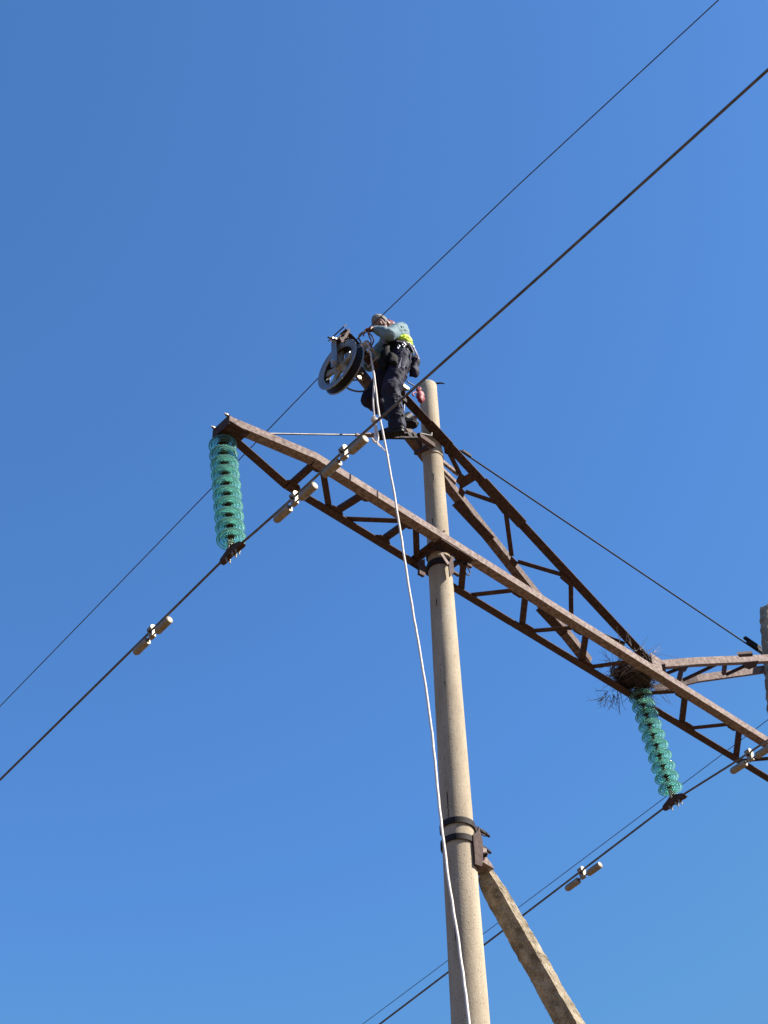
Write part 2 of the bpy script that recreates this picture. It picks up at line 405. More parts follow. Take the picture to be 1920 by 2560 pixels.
# forked steel shoe: curved horn plate against the pole and a folded plate over the strut's head
W0 = .16
horn = [(1197, 2065), (1200, 2076), (1206, 2098), (1208, 2120), (1208, 2150), (1205, 2165), (1189, 2152), (1186, 2128), (1184, 2104), (1183, 2086), (1190, 2083), (1195, 2076)]
m.prism([PW(x, y, W0) for x, y in horn], -N * .012)
m.prism([PW(x, y, W0 + .001) for x, y in [(1185, 2084), (1205, 2140), (1205, 2166), (1188, 2160)]], D * .05 - N * .16)
m.build('shoe', rust_dark, strut)
m = MB()
m.prism([PW(x, y, .14) for x, y in [(1206, 2118), (1217, 2122), (1217, 2143), (1228, 2158), (1236, 2172), (1206, 2154)]], -N * .16)
m.build('cheek_plate', rust, strut)
m = MB(); m.bolt(PW(1211, 2138, .15), N, .022, .02); m.build('bolt', iron, strut)
for x, y in ((1207, 2086), (1210, 2113)): pass

# ---------------------------------------------------------------- the long crossarm (horizontal lattice)
H1 = 11.92
arm = empty('crossarm', Q(0, 0, H1), 'long rusty lattice crossarm running level past the pole, green insulators hanging below it', 'crossarm', 'rusty lattice arms')
S_END = 8.75; SK = -1.76; ST = -2.63; WC = .24
def chord(parent, pts, flat, up, wa, wb, matl=rust, name='chord'):
    m = MB()
    for a, b_ in zip(pts[:-1], pts[1:]): m.angle(a, b_, flat, up, wa, wb)
    return m.build(name, matl, parent)
chord(arm, [Q(ST, .075, H1), Q(SK, WC, H1), Q(1.2, WC, H1)], -N, Z, .095, .085)
chord(arm, [Q(1.204, WC - .002, H1), Q(S_END - .85, WC - .002, H1), Q(S_END, .075, H1)], -N, Z, .095, .085)
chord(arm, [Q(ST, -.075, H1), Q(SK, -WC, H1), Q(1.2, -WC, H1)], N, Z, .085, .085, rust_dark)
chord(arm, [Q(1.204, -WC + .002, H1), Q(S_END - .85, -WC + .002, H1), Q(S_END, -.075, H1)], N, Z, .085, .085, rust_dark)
def brace(parent, p0, p1, t=.008, up=.045, fl=.060, lift=.009, matl=rust_dark, nm='brace', nrm=Z):
    ax = (p1 - p0).normalized(); sd = ax.cross(nrm).normalized()
    if sd.dot(-N - D * .2) > 0: sd = -sd
    p0 = p0 + nrm * lift; p1 = p1 + nrm * lift
    m = MB(); m.angle(p0 - sd * fl * .5, p1 - sd * fl * .5, sd, nrm, fl, up, .006); return m.build(nm, matl, parent)
zz = [(-1.72, .17, -1.71, -.20), (-1.63, .17, -1.24, -.19), (-1.12, .17, -1.17, -.19), (-1.06, -.19, -.58, .18), (-.56, .17, -.58, -.19), (-.47, .17, -.12, -.19),
      (.16, .18, .48, -.19), (.59, -.19, .90, .18), (1.01, .18, 1.34, -.19), (1.43, -.19, 1.78, .19), (1.90, .18, 2.22, -.18), (2.32, -.19, 2.60, .18)]
for i, (s0, w0, s1, w1) in enumerate(zz): brace(arm, Q(s0, w0, H1), Q(s1, w1, H1), lift=.0135 + (i % 2) * .0008)
zr = [(3.46, .18, 3.84, -.19), (3.94, -.19, 4.25, .18), (4.38, .18, 4.78, -.19), (4.86, -.19, 5.2, .18), (5.3, .18, 5.7, -.19), (5.8, -.19, 6.2, .18), (6.3, .18, 6.7, -.19), (6.8, -.19, 7.2, .18), (7.3, .18, 7.7, -.19)]
for i, (s0, w0, s1, w1) in enumerate(zr): brace(arm, Q(s0, w0, H1), Q(s1, w1, H1), lift=.0135 + (i % 2) * .0008)
brace(arm, Q(3.02, -.17, H1), Q(3.36, .18, H1))
# gussets: small plates welded on the inner edges where braces meet
for s, w in ((-1.70, .155), (-1.71, -.17), (-1.2, -.16), (-1.12, .16), (-.56, .16), (-.6, -.165), (.16, .16), (.94, .16), (1.38, -.165), (1.82, .165), (2.27, -.165), (3.42, .16), (3.88, -.165), (4.3, .16)):
    sg = 1 if w > 0 else -1; m = MB(); w_ = w
    m.prism([Q(s - .11, w_ + .0 * sg, H1 + .0085), Q(s + .11, w_, H1 + .0085), Q(s + .05, w_ - .05 * sg, H1 + .0085), Q(s - .05, w_ - .05 * sg, H1 + .0085)], Z * .004)
    m.build('gusset', rust_dark, arm)
# splice lapped over the front chord right of the pole, and joint line left of it
m = MB(); m.mark(); m.box(Q(.12, WC - .03, H1 - .012), D, N, Z, .16, .06, .010); m.mark(); m.box(Q(-1.02, WC + .004, H1 + .043), D, N, Z, .012, .006, .088); m.build_each('splice_plate', rust_dark, arm)
m = MB()   # tip: end plates and the hanger cross-piece
m.box(Q(ST - .006, -.035, H1 + .028), N, Z, D, .24, .12, .010)
m.box(Q(ST + .05, -.083, H1 + .040), D, Z, N, .12, .10, .008)
m.box(Q(ST + .10, -.01, H1 - .006), N, D, Z, .22, .22, .008)
m.build('tip_plate', rust_dark, arm)
m = MB(); m.bolt(Q(ST - .012, .06, H1 + .095), -D, .014, .02); m.bolt(Q(ST - .012, -.13, H1 + .085), -D, .014, .02); m.build_each('bolt', galv, arm)

# ---------------------------------------------------------------- the two sloping peaks
M2 = -.478; H2 = 13.53
def t2(s, w, up=0.): return Q(s, w, H2 + M2 * s + up)
peak = empty('lattice_peak', Q(0, 0, 13.5), 'dark rusty lattice arm climbing steeply from the nest past the pole to the pulley', 'lattice arm', 'sloping lattice arms')
U2 = (Z - D * M2).normalized(); A2 = dirv(1, 0, M2).normalized()
WF = .205
def t2r(s): return -.185 - .100 * (s + .15)
# front chord: flat flange outwards, upright flange on the inner edge
m = MB()
for a, b_ in ((-1.36, .62), (.62, 3.0)): m.angle(t2(a, WF - .10, 0), t2(b_, WF - .10, 0), N, U2, .10, .09)
m.build('chord', rust_dark, peak)
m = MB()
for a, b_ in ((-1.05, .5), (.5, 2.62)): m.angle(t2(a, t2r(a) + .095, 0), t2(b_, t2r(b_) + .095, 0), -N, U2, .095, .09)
m.build('chord', rust_shaded, peak)
m = MB()   # splice sleeves, proud of the chords
m.mark(); m.box(t2(.83, WF - .04, -.006), A2, N, U2, .62, .125, .010)
m.mark(); m.box(t2(.80, t2r(.8) + .043, -.006), A2, N, U2, .55, .112, .010)
m.mark(); m.box(t2(-.05, WF - .045, -.006), A2, N, U2, .32, .115, .008)
m.mark(); m.box(t2(2.05, t2r(2.05) + .04, -.006), A2, N, U2, .40, .11, .010)
m.build_each('splice_plate', rust_dark, peak)
def t2p(x, y): return PH(x, y, H2, M2)
for i, (a, b_) in enumerate([((1121, 1128), (1149, 1185)), ((1163, 1230), (1243, 1258)), ((1264, 1278), (1279, 1390)), ((1294, 1405), (1405, 1438)), ((1427, 1460), (1428, 1546)), ((1440, 1562), (1562, 1612)), ((1566, 1625), (1560, 1700))]):
    brace(peak, t2p(*a), t2p(*b_), matl=rust_dark, nrm=U2, lift=-.001 + (i % 2) * .009, up=.05, fl=.05)
m = MB(); a, b_ = t2p(1190, 1186), t2p(1148, 1212); m.bar(a, b_, N.cross(U2), .10, .010)
m.build('batten', rust_dark, peak)
for (x, y, pts) in [(0, 0, [(1120, 1118), (1132, 1128), (1124, 1138), (1112, 1132), (1110, 1116)]),
                    (0, 0, [(1150, 1180), (1163, 1190), (1150, 1212), (1140, 1203)]), (0, 0, [(1183, 1168), (1200, 1188), (1182, 1204), (1174, 1196), (1188, 1182)]),
                    (0, 0, [(1240, 1245), (1268, 1278), (1258, 1284), (1238, 1258)]), (0, 0, [(1404, 1430), (1432, 1456), (1426, 1466), (1400, 1444)]),
                    (0, 0, [(1150, 1212), (1164, 1230), (1158, 1244), (1146, 1232)]), (0, 0, [(1278, 1388), (1296, 1406), (1288, 1418), (1274, 1404)]), (0, 0, [(1426, 1545), (1444, 1562), (1436, 1575), (1420, 1562)])]:
    m = MB(); m.prism([t2p(*q) - U2 * .004 for q in pts], -U2 * .006); m.build('gusset', rust_dark, peak)
# two flat stays beside the pole, catching the sun
m = MB(); m.angle(t2p(1098, 1150) + U2 * .02, t2p(1146, 1188) + U2 * .02, U2, -N, .045, .03); m.angle(t2p(1096, 1166) + U2 * .02, t2p(1140, 1210) + U2 * .02, U2, -N, .045, .03); m.build('stay', rust, peak)
# foot plates at the nest
m = MB(); m.box(Q(2.98, .215, 12.07), D, Z, N, .16, .24, .010); m.prism([Q(2.75, -.10, 12.02), Q(3.05, -.10, 12.02), Q(3.1, .20, 12.02), Q(2.8, .20, 12.02)], Z * .01); m.build('foot_plate', rust, peak)
# head block with cross-plates and bolts, at the pulley
m = MB()
hb = [(850, 846), (851, 837), (856, 836), (860, 838), (865, 832), (872, 822), (875, 822), (874, 831), (866, 845), (856, 858)]
m.prism([PW(x, y, .21) for x, y in hb], -N * .012)
m.box(t2(-1.27, .06, .012), A2, N, U2, .14, .24, .010); m.box(t2(-1.365, .08, .045), U2, N, D, .09, .25, .012)
m.build('head_plate', rust_dark, peak)
m = MB()
for x, y in ((858, 838), (866, 848), (861, 856)): m.bolt(PW(x, y, .215), N, .014, .012)
m.mark(); m.tube([PW(820, 843, .10), PW(850, 853, .12)], .010, 8)
m.build_each('bolt', iron, peak)

peak3 = empty('lattice_peak', Q(5.4, 0, 13.2), 'sunlit rusty lattice arm rising from the nest towards the chipped right pole', 'lattice arm', 'sloping lattice arms')
M3 = .478; H3 = 10.70; U3 = (Z - D * M3).normalized()
def t3p(x, y): return PH(x, y, H3, M3)
f0, f1, f2 = t3p(1650, 1668), t3p(1745, 1660), t3p(1925, 1652)
far = f2 + (f2 - f1).normalized() * 1.2
r0_, r1_, r2_ = t3p(1632, 1735), t3p(1740, 1708), t3p(1925, 1682)
rfar = r2_ + (r2_ - r1_).normalized() * 1.2
m = MB()
for a, b_ in ((f0, f1), (f1, f2), (f2, far)): m.angle(a, b_, -N, U3, .07, .085)
m.build('chord', rust, peak3)
m = MB()
for a, b_ in ((r0_, r1_), (r1_, r2_), (r2_, rfar)): m.angle(a + N * .05, b_ + N * .05, -N, U3, .05, .085)
m.build('chord', rust, peak3)
for i, (a, b_) in enumerate([((1716, 1668), (1660, 1690)), ((1709, 1670), (1700, 1706)), ((1708, 1704), (1797, 1662)), ((1816, 1658), (1812, 1690)), ((1816, 1690), (1892, 1655))]):
    brace(peak3, t3p(*a), t3p(*b_), nrm=U3, lift=.001 + (i % 2) * .009, up=.04, fl=.04)
m = MB()
m.mark(); m.prism([t3p(*q) - U3 * .004 for q in [(1856, 1654), (1896, 1650), (1890, 1664), (1872, 1672), (1862, 1668)]], -U3 * .006)
m.mark(); m.prism([t3p(*q) + N * .01 for q in [(1842, 1637), (1880, 1634), (1880, 1642), (1846, 1644)]], U3 * .03)
m.mark(); m.prism([t3p(*q) - U3 * .004 for q in [(1700, 1664), (1722, 1662), (1712, 1678), (1704, 1676)]], -U3 * .006)
m.mark(); m.prism([t3p(*q) - U3 * .004 for q in [(1640, 1662), (1662, 1658), (1664, 1680), (1648, 1682)]], -U3 * .006)
m.build_each('gusset', rust_dark, peak3)

# ---------------------------------------------------------------- tie rods
tie = empty('tie_rod', Q(-2.45, 0, 11.97), 'thin steel tie rod from the crossarm tip up to the pole under the boots', 'tie rod', 'tie rods')
ta, tb = Q(-2.45, .0, 11.97), Q(-.42, .25, 13.19)
td = (tb - ta).normalized()
tl = (tb - ta).length
m = MB(); m.tube([ta, tb - td * .42], .0088, 8); m.tube([tb - td * .10, tb], .0088, 8); m.build('rod', alu, tie)
m = MB()
sdv = td.cross(Z).normalized(); upv = sdv.cross(td)
for q in (-1, 1): m.bar(tb - td * .50 + upv * q * .028, tb - td * .06 + upv * q * .028, upv, .016, .030)
for k in (.48, .30, .16, .08): m.box(tb - td * k, td, upv, sdv, .05, .07, .034)
m.build('turnbuckle', iron, tie)
m = MB()
for k in (.72, .58): m.tube([ta + td * (tl * .5 + .5 * k - .02), ta + td * (tl * .5 + .5 * k + .02)], .017, 8)
m.box(ta + td * (tl - .74), td, upv, sdv, .20, .012, .06)
m.build('lock_nut', rust, tie)
tie2 = empty('tie_rod', Q(.3, 0, 13.8), 'long thin tie rod stretched level between the two concrete poles', 'tie rod', 'tie rods')
ta, tb = PW(1150, 1126, .0), PW(1912, 1640, .03)
td = (tb - ta).normalized()
m = MB(); m.tube([ta, tb], .0095, 8); m.build('rod', iron, tie2)
upv = (Z - td * Z.dot(td)).normalized(); sdv = td.cross(upv)
m = MB()
c_ = PW(1885, 1614, .03)
m.bar(c_ - td * .17 + upv * .032, c_ + td * .13 + upv * .032, upv, .028, .04)
m.bar(c_ - td * .13 - upv * .03, c_ + td * .17 - upv * .03, upv, .028, .04)
m.box(c_, td, upv, sdv, .26, .05, .03)
m.build('turnbuckle', iron, tie2)
m = MB(); m.box(PW(1166, 1134, .0), td, upv, sdv, .12, .03, .03); m.build('end_lug', rust_dark, tie2)

# ---------------------------------------------------------------- glass insulator strings
def disc_meshes():
    g_ = MB()     # cap-and-pin glass shell: domed top, ribbed underside; z up along the string
    prof = [(.030, .030), (.055, .028), (.082, .019), (.106, .005), (.121, -.010), (.1265, -.021), (.1255, -.028), (.120, -.030), (.115, -.022),
            (.109, -.009), (.104, -.008), (.101, -.022), (.097, -.034), (.091, -.034), (.087, -.018), (.082, .003), (.077, .003),
            (.074, -.014), (.070, -.030), (.064, -.030), (.060, -.012), (.055, .009), (.050, .009), (.047, -.008), (.042, -.020), (.037, -.008), (.033, .009), (.030, .011)]
    g_.lathe(V((0, 0, 0)), Z, prof, 110, True, V((1, 0, 0)), True)
    c_ = MB()
    c_.lathe(V((0, 0, 0)), Z, [(.0, .084), (.022, .084), (.026, .078), (.026, .064), (.038, .058), (.045, .040), (.046, .029), (.034, .027), (.031, .010), (.0, .008)], 20, True, V((1, 0, 0)))
    p_ = MB()
    p_.lathe(V((0, 0, 0)), Z, [(.0, .006), (.0295, .007), (.0295, -.002), (.012, -.006), (.009, -.030), (.0, -.034)], 16, True, V((1, 0, 0)))
    out = []
    for mb, nm, mt in ((g_, 'insulator_disc', glass), (c_, 'metal_cap', galv), (p_, 'pin', rust_dark)):
        me = mb.mesh(nm); me.materials.append(mt); out.append(me)
    return out
DM, CM, PM = disc_meshes()
def clamp_mesh(parent, p, wd, up):
    """suspension clamp: eye, keeper body along the wire with U-bolts"""
    sd = wd.cross(up).normalized()
    m = MB(); m.tube([p + up * .15, p + up * .10], .012, 8); m.box(p + up * .085, sd, up, wd, .05, .06, .025)
    m.tube([p + up * .11 + sd * .03, p + up * .05 + sd * .035, p + up * .01 + sd * .03], .011, 6); m.tube([p + up * .11 - sd * .03, p + up * .05 - sd * .035, p + up * .01 - sd * .03], .011, 6)
    m.build('socket_eye', galv, parent)
    m = MB()
    m.prism([p + wd * x + up * z + sd * .024 for x, z in [(-.15, -.035), (-.12, -.045), (-.04, -.035), (.04, -.035), (.12, -.045), (.15, -.035), (.13, .0), (.06, .028), (.02, .05), (-.02, .05), (-.06, .028), (-.13, .0)]], -sd * .048)
    m.build('clamp_body', rust_dark, parent)
    m = MB()
    for x in (.02, .065, -.06):
        for q in (-.017, .017): m.tube([p + wd * x + up * .03 + sd * q, p + wd * x - up * .085 + sd * q], .006, 6)
        for q in (-.017, .017): m.bolt(p + wd * x - up * .045 + sd * q, -up, .011, .012)
    m.build('u_bolt', galv, parent)
def string(top, bot, pins, label, wd):
    root = empty('insulator_string', top, label, 'insulator string', 'glass insulator strings')
    ax_ = (top - bot).normalized(); c0, c1 = pins
    rot = ax_.to_track_quat('Z', 'Y').to_matrix().to_4x4()
    for i in range(10):
        c = c0.lerp(c1, i / 9)
        wob = Matrix.Rotation(rad(random.uniform(-1.3, 1.3)), 4, 'X') @ Matrix.Rotation(rad(random.uniform(-1.3, 1.3)), 4, 'Y') @ Matrix.Rotation(random.uniform(0, 6), 4, 'Z')
        o = bpy.data.objects.new('insulator_disc', DM); col.objects.link(o); o.parent = root
        o.matrix_local = Matrix.Translation(c - top) @ rot @ wob
        for me in (CM, PM):
            q = bpy.data.objects.new(me.name, me); col.objects.link(q); q.parent = o
    m = MB(); m.tube([top + ax_ * .02, c0 + ax_ * .07], .012, 8)
    a, b_, c = frame(ax_); m.tube([top + (b_ * math.cos(t) * .022 + ax_ * (math.sin(t) * .03 - .02)) for t in [k * math.pi / 6 for k in range(12)]], .008, 6, closed=True)
    m.build('shackle', iron, root)
    clamp_mesh(root, bot, wd, ax_)
    m = MB(); m.tube([c1 - ax_ * .02, bot + ax_ * .14], .010, 8); m.build('pin_rod', galv, root)
    return root
LC = Q(-2.48, .03, 10.477)                     # wire at the left clamp
LT = PW(554, 1080, -.13)
axl = (LT - LC).normalized()
LL = (LT - LC).length; string(LT, LC, (LC + axl * (LL - .17), LC + axl * .165), 'green glass insulator string hanging from the left tip of the long crossarm', dirv(0, 1, .06).normalized())
CC = Q(3.15, .0, 10.547); CT = PW(1592, 1712, -.13)
axc = (CT - CC).normalized()
LL = (CT - CC).length; string(CT, CC, (CC + axc * (LL - .14), CC + axc * .165), 'green glass insulator string hanging under the bird nest', dirv(0, 1, .06).normalized())

# ---------------------------------------------------------------- conductors
def wire_path(s, pts_near, far_slope, h0, span=160., wfar=-130):
    """points (w, h): the near side as measured, the far side a sagging span"""
    P = []
    k = 40
    for i in range(k + 1):
        w = wfar * (1 - i / k) ** 1.6
        P.append(Q(s, w, h0 + far_slope * w + (-far_slope / -span) * (w * w) * .5))
    for (w, h) in pts_near: P.append(Q(s, w, h))
    return P
def farh(w, h0, sl): return h0 + sl * w + sl / 160. * w * w * .5
m = MB()
m.tube(wire_path(-2.48, [(.35, 10.478), (.82, 10.498), (1.4, 10.545), (1.85, 10.566), (2.35, 10.585), (3.6, 10.64), (5.63, 10.755), (8, 10.93), (12, 11.3), (20, 12.2), (45, 15.5)], .131, 10.475), .0108, 8)
m.build('power_line', alu, loc=Q(-2.48, 0, 10.475), label='thick aluminium conductor carried by the left insulator string, crossing to the upper right corner', cat='power line', group='power lines')
m = MB()
m.tube(wire_path(3.15, [(.16, 10.55), (.75, 10.575), (1.2, 10.607), (3, 10.70), (8, 11.1), (20, 12.4), (45, 15.6)], .150, 10.545), .0104, 8)
m.build('power_line', alu, loc=Q(3.15, 0, 10.545), label='thick conductor carried by the insulator string under the nest, at lower right', cat='power line', group='power lines')
m = MB()
m.tube(wire_path(-1.2, [(.10, 14.143), (.367, 14.155), (.67, 14.172), (1.5, 14.225), (2.5, 14.288), (5, 14.355), (9, 14.55), (20, 15.4), (45, 18)], .142, 14.14), .0055, 6)
m.build('power_line', steelwire, loc=Q(-1.2, 0, 14.14), label='thin dark ground wire lying in the pulley and passing under the worker hand', cat='power line', group='power lines')
m = MB()
m.tube(wire_path(7.1, [(3, 14.38), (10, 14.9), (30, 16.9)], .142, 14.25), .0052, 6)
m.build('power_line', steelwire, loc=Q(7.1, 0, 14.25), label='thinnest wire at lower right, just above the thick conductor', cat='power line', group='power lines')
m = MB(); m.tube([Q(7.1, .0, 14.25), Q(7.1, 0, 13.92)], .012, 6); 
M7 = MB()

# ---------------------------------------------------------------- vibration dampers
def damper(p, wd, label, swing=0.0, drop=.075):
    sd = wd.cross(Z).normalized(); up = sd.cross(wd)
    if up.z < 0: up = -up
    root = empty('vibration_damper', p, label, 'vibration damper', 'vibration dampers on the conductors')
    m = MB()      # hooked clamp over the wire, tapering down to the messenger cable
    prof = [(.036 * math.cos(rad(q)), .004 + .036 * math.sin(rad(q))) for q in range(215, -36, -18)] + [(.020, -.040), (.017, -.062), (.020, -.092), (-.020, -.092), (-.017, -.062), (-.022, -.042)]
    m.prism([p + sd * x + up * z - wd * .028 for x, z in prof], wd * .056)
    m.build('clamp', galv, root)
    m = MB(); m.bolt(p + up * -.035 + sd * .017, sd, .012, .014); m.build('bolt', rust_dark, root)
    q = p - up * drop
    m = MB(); m.tube([q - wd * .21, q - wd * .1 - up * .004, q, q + wd * .1 - up * .004, q + wd * .21], .0075, 8); m.build('messenger_cable', rust_dark, root)
    for sgn in (-1, 1):
        c = q + wd * sgn * .155 - up * .006; m = MB(); h = .094; r = .035
        # bell-shaped weights: blunt end towards the sun, rounded end away
        m.lathe(c, wd, [(.0, -h), (.013, -h + .001), (.023, -h + .006), (.029, -h + .016), (r, -h + .03), (r, h - .003), (r - .003, h), (.013, h), (.012, h - .03), (0, h - .03)] if sgn < 0 else
                [(.0, -h), (.014, -h + .001), (.026, -h + .008), (r, -h + .024), (r, h - .004), (r - .003, h), (0, h + .001)], 24)
        m.build('weight', galv, root)
        m = MB(); m.tube([c - up * (r - .003), c - up * (r + .001)], .004, 8); m.build('drain_hole', iron, c_root if False else root)
    return root
wdn = dirv(0, 1, .05).normalized(); wdf = dirv(0, 1, .12).normalized()
damper(Q(-2.48, .83, 10.500), wdn, 'pale vibration damper hanging in front of the lower crossarm chord, second from the left')
damper(Q(-2.48, 1.43, 10.549), dirv(0, 1, .04).normalized(), 'pale vibration damper in front of the upper crossarm chord, nearest the rope tail')
damper(Q(-2.48, -1.06, farh(-1.06, 10.475, .131)), wdf, 'vibration damper alone on the far conductor at the left, below the left insulator string')
damper(Q(3.15, -1.29, farh(-1.29, 10.545, .150)), wdf, 'darker vibration damper against the sky right of the raking strut')
damper(Q(3.15, .96, 10.588), wdn, 'vibration damper cut by the right edge, in front of the crossarm')

# ---------------------------------------------------------------- stringing pulley
WCN = Q(-1.25, 0.0, 13.84); DA = D
pul = empty('stringing_pulley', WCN + Z * .4, 'big grey spoked pulley wheel hanging from the top of the lattice arm', 'pulley')
rR = .298; t_ = .047
m = MB()
m.lathe(WCN, DA, [(.222, -.044), (.285, -.058), (.295, -.057), (.298, -.050), (.292, -.043), (.225, -.034), (.220, -.036)], 64, True, Z, True)
fl1 = m.build('flange', cast, pul)
m = MB(); m.lathe(WCN, DA, [(.222, .044), (.285, .058), (.295, .057), (.298, .050), (.292, .043), (.225, .034), (.220, .036)], 64, True, Z, True); m.build('flange', cast, pul)
m = MB(); m.lathe(WCN, DA, [(.226, -.034), (.286, -.0425), (.272, -.030), (.252, -.014), (.246, 0), (.252, .014), (.272, .030), (.286, .0425), (.226, .034)], 64, True, Z, True); m.build('groove_liner', rubber, pul)
for k in range(5):
    a = k * math.pi / 2.5 + .30; r = N * math.cos(a) + Z * math.sin(a); tt = r.cross(DA)
    m = MB(); hw0, hw1 = .046, .040
    m.prism([WCN + r * .045 + tt * hw0 - DA * .016, WCN + r * .13 + tt * .028 - DA * .012, WCN + r * .236 + tt * hw1 - DA * .016, WCN + r * .236 - tt * hw1 - DA * .016, WCN + r * .13 - tt * .028 - DA * .012, WCN + r * .045 - tt * hw0 - DA * .016], DA * .030)
    m.build('spoke', web_m, pul)
m = MB(); m.lathe(WCN, DA, [(.0, -.05), (.030, -.05), (.045, -.042), (.060, -.02), (.060, .02), (.045, .042), (0, .05)], 24, True, Z); m.build('hub', web_m, pul)
m = MB(); m.tube([WCN - DA * .105, WCN + DA * .10], .016, 12); m.bolt(WCN - DA * .095, -DA, .028, .022); m.bolt(WCN + DA * .09, DA, .028, .022); m.build('axle', chrome, pul)
top = WCN + Z * .345
for sg in (-1, 1):
    m = MB(); o = DA * sg * .085
    ln = [(.045, -.045), (.048, .10), (.038, .24), (.035, .37), (.0, .395), (-.035, .37), (-.038, .24), (-.048, .10), (-.045, -.045), (0, -.062)]
    m.prism([WCN + N * x + Z * z + o for x, z in ln], DA * sg * .012)
    m.build('cheek_plate', cast, pul)
m = MB(); m.tube([top - DA * .14, top + DA * .14], .017, 12); m.bolt(top - DA * .115, -DA, .028, .02); m.bolt(top + DA * .115, DA, .028, .02)
m.tube([top + Z * .03, top + Z * .10 + D * .01], .018, 10); m.ball(top - DA * .125 + Z * .01, .026)
m.build('crosshead', chrome, pul)
m = MB(); m.tube([top + Z * .07 + (D * math.cos(t) + Z * math.sin(t)) * .05 for t in [k * math.pi / 6 for k in range(12)]], .011, 8, closed=True); m.build('hanging_eye', iron, pul)
m = MB(); m.lathe(PW(881, 893, -.02), dirv(-.3, .8, .4), [(0, -.02), (.022, -.02), (.022, .02), (0, .02)], 6, False); m.build('latch_nut', chrome, pul)

# ---------------------------------------------------------------- ropes
def spline(pts, k=8):
    out = []
    P = [pts[0]] + list(pts) + [pts[-1]]
    for i in range(1, len(P) - 2):
        for j in range(k):
            t = j / k; a, b_, c, d_ = P[i - 1], P[i], P[i + 1], P[i + 2]
            out.append(.5 * ((2 * b_) + (c - a) * t + (2 * a - 5 * b_ + 4 * c - d_) * t * t + (3 * b_ - a - 3 * c + d_) * t ** 3))
    out.append(P[-2]); return out
def rope(m, pts, r, n=7, k=8, wob=.0):
    P = spline([V(p) for p in pts], k)
    if wob: P = [p + V((noise.noise(p * 7), noise.noise(p * 7 + V((5, 0, 0))), 0)) * wob for p in P]
    m.tube(P, r, n)
m = MB()
rp = [(922, 868, .27), (930, 905, .34), (936, 945, .40), (945, 1020, .44), (954, 1065, .48), (964, 1116, .52), (988, 1249, .62), (1007, 1370, .70), (1027, 1500, .78), (1058, 1678, .90), (1082, 1852, 1.0), (1100, 2030, 1.12), (1121, 2197, 1.22), (1142, 2326, 1.3), (1157, 2432, 1.36), (1173, 2560, 1.44)]
P = [PW(*q) for q in rp]; P += [P[-1] + (P[-1] - P[-2]) * 2.2 - Z * .1, V((P[-1].x + .9, P[-1].y - .8, .02))]
rope(m, P, .0100, 8, 10, .004)
m.build('hand_line', rope_m, loc=P[0], label='long white rope falling from the worker down across the concrete pole', cat='rope', group='white ropes')
tail = empty('rope_tail', PW(930, 950, .36), 'short white rope with a knot and a frayed looped end beside the long rope', 'rope', 'white ropes')
m = MB(); rope(m, [PW(*q) for q in [(926, 880, .30), (933, 930, .36), (935, 960, .38), (933, 1000, .40), (935, 1030, .41), (937, 1048, .42)]], .0105, 7, 8, .003); m.build('strand', rope_m, tail)
m = MB()
kc = PW(936, 1050, .42)
for k in range(3): m.tube([kc + Z * (.012 * (k - 1)) + (D * math.cos(t) + N * math.sin(t)) * .024 + Z * .01 * math.sin(t * 2 + k) for t in [j * math.pi / 6 for j in range(12)]], .011, 7, closed=True)
m.ball(kc, .02); m.build('knot', rope_m, tail)
m = MB()
rope(m, [PW(*q) for q in [(937, 1054, .42), (940, 1075, .43), (945, 1095, .43), (941, 1106, .43), (937, 1100, .42), (938, 1080, .42), (938, 1060, .42)]], .0105)
rope(m, [PW(*q) for q in [(938, 1056, .43), (943, 1078, .44), (944, 1096, .44), (938, 1106, .44), (930, 1096, .43), (932, 1100, .43)]], .0095)
m.build('loop', rope_m, tail)
m = MB()
for k in range(7):
    a = PW(938 + k * .5, 1102, .43); rope(m, [a, a + dirv(.02 + .012 * k, .0, -.03 - .004 * k) + V((0, 0, random.uniform(-.01, .01))), a + dirv(.05 + .015 * k, .02, -.05 - .012 * k)], .0028, 5, 4)
m.build('frayed_end', rope_m, tail)

lash = empty('rope_lashing', PW(915, 862, .2), 'tangled beige rope lashed around the lattice arm beside the pulley', 'rope')
def on_t2(s, a, rr=.075): 
    c = t2(s, WF - .05, .035); return c + (N * math.cos(a) + U2 * math.sin(a)) * rr
for s0, n0, mt in ((-1.12, 2, rope_m), (-1.05, 1, rope_old), (-.97, 1, rope_m)):
    m = MB()
    P = [on_t2(s0 + .022 * (t / 12.) + .006 * math.sin(t), t * math.pi / 6, .074 + .006 * math.sin(t * 1.7)) for t in range(12 * n0 + 1)]
    m.tube(P, .0085, 7); m.build('turn', mt, lash)
m = MB()
rope(m, [PW(*q) for q in [(905, 868, .22), (909, 858, .26), (918, 853, .28), (926, 862, .28), (930, 872, .28), (938, 882, .26), (941, 890, .22)]], .011)
rope(m, [PW(*q) for q in [(897, 872, .22), (903, 862, .25), (912, 858, .27), (922, 866, .28), (920, 880, .28)]], .010)
m.build('knot', rope_m, lash)
m = MB()
rope(m, [PW(*q) for q in [(908, 830, .37), (900, 836, .34), (897, 846, .30), (901, 853, .27), (905, 862, .24)]], .0085)
rope(m, [PW(*q) for q in [(920, 832, .37), (924, 843, .36), (928, 852, .34), (925, 864, .30)]], .0075)
rope(m, [PW(*q) for q in [(923, 833, .37), (931, 842, .36), (934, 852, .34), (930, 862, .30), (927, 870, .28)]], .0075)
m.build('bight', rope_old, lash)
sling = empty('rope_sling', PW(900, 950, .1), 'dirty rope loop hanging below the pulley from the lower chord', 'rope')
m = MB()
